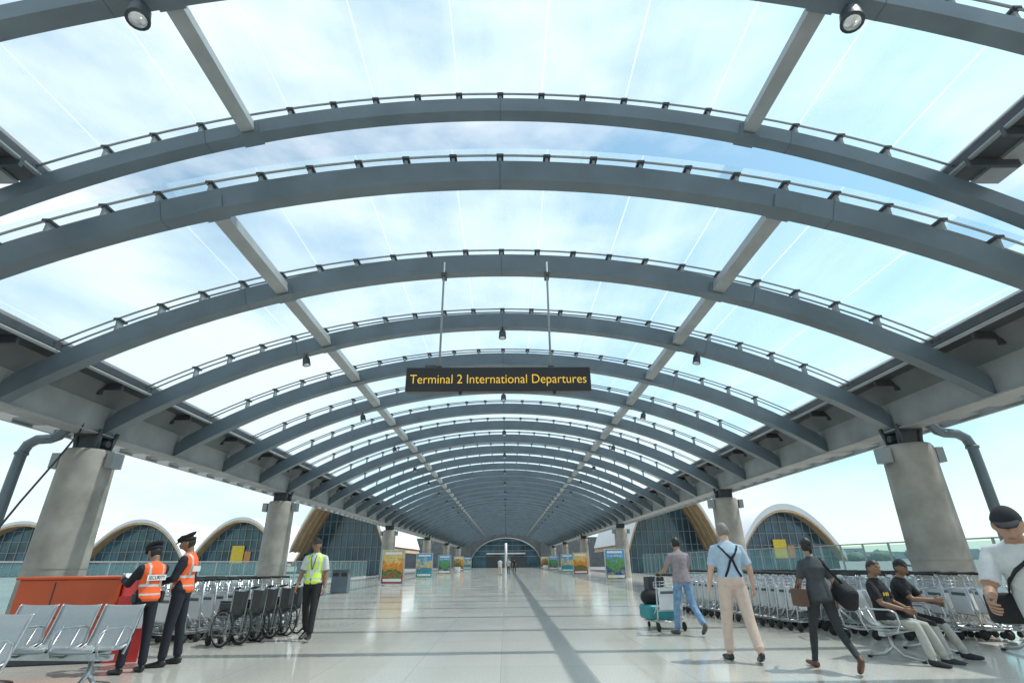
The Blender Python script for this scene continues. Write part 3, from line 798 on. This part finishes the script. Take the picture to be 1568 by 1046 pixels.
b.box(tuple(surf(.18,0,.02)),(.07,.008,.10),1); b.obj('lanyard',[L_black,M_white],r)
person('man_pushing_trolley',(3.63,11.4),rad(12),1.83,fit=dict(shirt=C_mauve,pants=C_jean,sleeve=.75,shoe=C_trainer,skin=SK1,hem=-.06),
   arms=((28,12,40,0),(24,12,42,-2)),legs=((12,4,0),(-14,30,-35)),lean=4)
t=dup(T,'luggage_trolley',(3.40,12.30,0),rad(12))
r=empty('luggage',(3.36,12.40,0),rad(12))
b=MB(); b.box((0,.05,.33),(.62,.55,.28),0); b.obj('teal_suitcase',[mat('teal_case',(.02,.22,.24),.5)],r,bevel=.06)
b=MB(); b.ell((-.1,.1,.60),.22,.26,.17,0,14,10); b.ell((.12,-.02,.62),.16,.2,.15,1,14,10); b.tube([(-.22,.1,.7),(-.1,.1,.82),(.05,.1,.7)],.014,0,6); b.obj('duffel_bags',[C_black,C_char],r)
b=MB(); b.box((.02,.12,.86),(.40,.22,.30),0); b.box((.02,-.005,.82),(.28,.05,.18),0); b.obj('backpack',[C_dgrey],r,bevel=.05)
r,surf,j,hp=person('man_with_suspenders',(3.50,8.55),rad(-4),1.92,build=1.12,fit=dict(shirt=C_blue,pants=C_beige,sleeve=.85,shoe=L_black,skin=SK2,pantlen=1.88,tuck=True),
   hair=H_grey,arms=((4,16,18,6),(-6,18,22,8)),legs=((8,4,0),(-12,14,-14)),abd=5,head=(5,-4))
b=MB()
for s in (-1,1):
    pts=[surf(.42,math.pi-s*.55,.006),surf(.34,math.pi-s*.2,.008),surf(.27,math.pi+s*.1,.008),surf(.16,math.pi+s*.35,.008),surf(.07,math.pi+s*.6,.006)]
    pts=[surf(.47,math.pi-s*1.0,.010)]+pts
    b.tube(pts,[(.016,.005)]*len(pts),0,6,side=(1,0,0))
b.box(tuple(surf(.30,math.pi,.012)),(.05,.02,.05),0)
b.obj('suspenders',[C_navy],r)
r,surf,j,hp=person('woman_with_bags',(4.38,7.8),rad(-3),1.69,fem=True,fit=dict(shirt=C_dgrey,pants=C_char,sleeve=.8,shoe=L_brown,skin=SK1,hem=-.07),
   arms=((8,14,50,-4),(-8,16,25,6)),legs=((20,5,5),(-16,32,-42)),head=(-8,-2),lean=3)
b=MB()
b.box((.30,-.10,.02),(.20,.42,.30),0,Matrix.Rotation(rad(25),3,'X')); b.obj('shoulder_bag',[C_black],r,bevel=.07)
b=MB(); b.tube([V((.28,-.16,.14)),surf(.40,2.2,.015),surf(.485,1.9,.02),surf(.42,.9,.015),V((.28,.02,.16))],[(.018,.005)]*5,0,6); b.obj('bag_strap',[C_black],r)
b=MB(); b.box((-.27,.02,-.02),(.12,.26,.22),0); b.tube([(-.27,-.08,.08),(-.26,.0,.24),(-.27,.12,.08)],.008,0,6); b.obj('handbag',[mat('bag_brown',(.10,.05,.03),.5)],r,bevel=.04)
sf=dict(shirt=C_black,pants=C_tan,sleeve=.8,shoe=C_char,skin=SK3,hem=-.04,print=mat('tshirt_print',(.8,.5,.04),.7))
phi=rad(-145.2)
sp=m1-fc*.02; person('seated_man',(sp.x,sp.y),phi,1.74,seat=.55,lean=-6,legs=((80,62,0),(84,70,0)),abd=10,arms=((22,8,48,-20),(24,8,50,-18)),head=(-20,-8),fit=sf)
sp=m1+ax*.6-fc*.02; person('seated_man',(sp.x,sp.y),phi,1.76,seat=.55,lean=10,legs=((82,58,0),(80,66,0)),abd=12,arms=((35,8,45,-25),(40,6,50,-25)),head=(-25,-4),fit=sf,hat='cap')
r,surf,j,hp=person('man_in_white_shirt',(3.98,4.10),rad(125),1.80,build=1.0,lean=22,fit=dict(shirt=C_white,pants=C_dgrey,sleeve=.85,skin=SK1,hem=-.10),
   hat='cap',hair=H_grey,arms=((18,8,35,-5),(28,8,45,-10)),legs=((8,4,0),(-6,6,0)),head=(10,-22),neckf=.35)
b=MB()
pts=[surf(.16,1.3,.02),surf(.26,.8,.014),surf(.36,.25,.014),surf(.44,-.3,.012),surf(.50,-.9,.012),surf(.47,-2.4,.012)]
b.tube(pts,[(.02,.005)]*6,0,6); b.obj('crossbody_strap',[C_black],r)
b=MB(); b.box(tuple(surf(.06,1.2,.05)),(.09,.24,.20),0,Matrix.Rotation(rad(-50),3,'Z')); b.obj('crossbody_bag',[C_black],r,bevel=.03)
for (x,y,ph,sh,pa) in ((-.6,60,0,C_white,C_beige),(.3,61,170,C_tan,C_dgrey),(1.1,72,10,C_black,C_char),(-7.9,57,30,C_navy,C_navy)):
    person('distant_traveler',(x,y),rad(ph),1.7,vox=.02,fit=dict(shirt=sh,pants=pa),legs=((12,4,0),(-12,10,-12)))
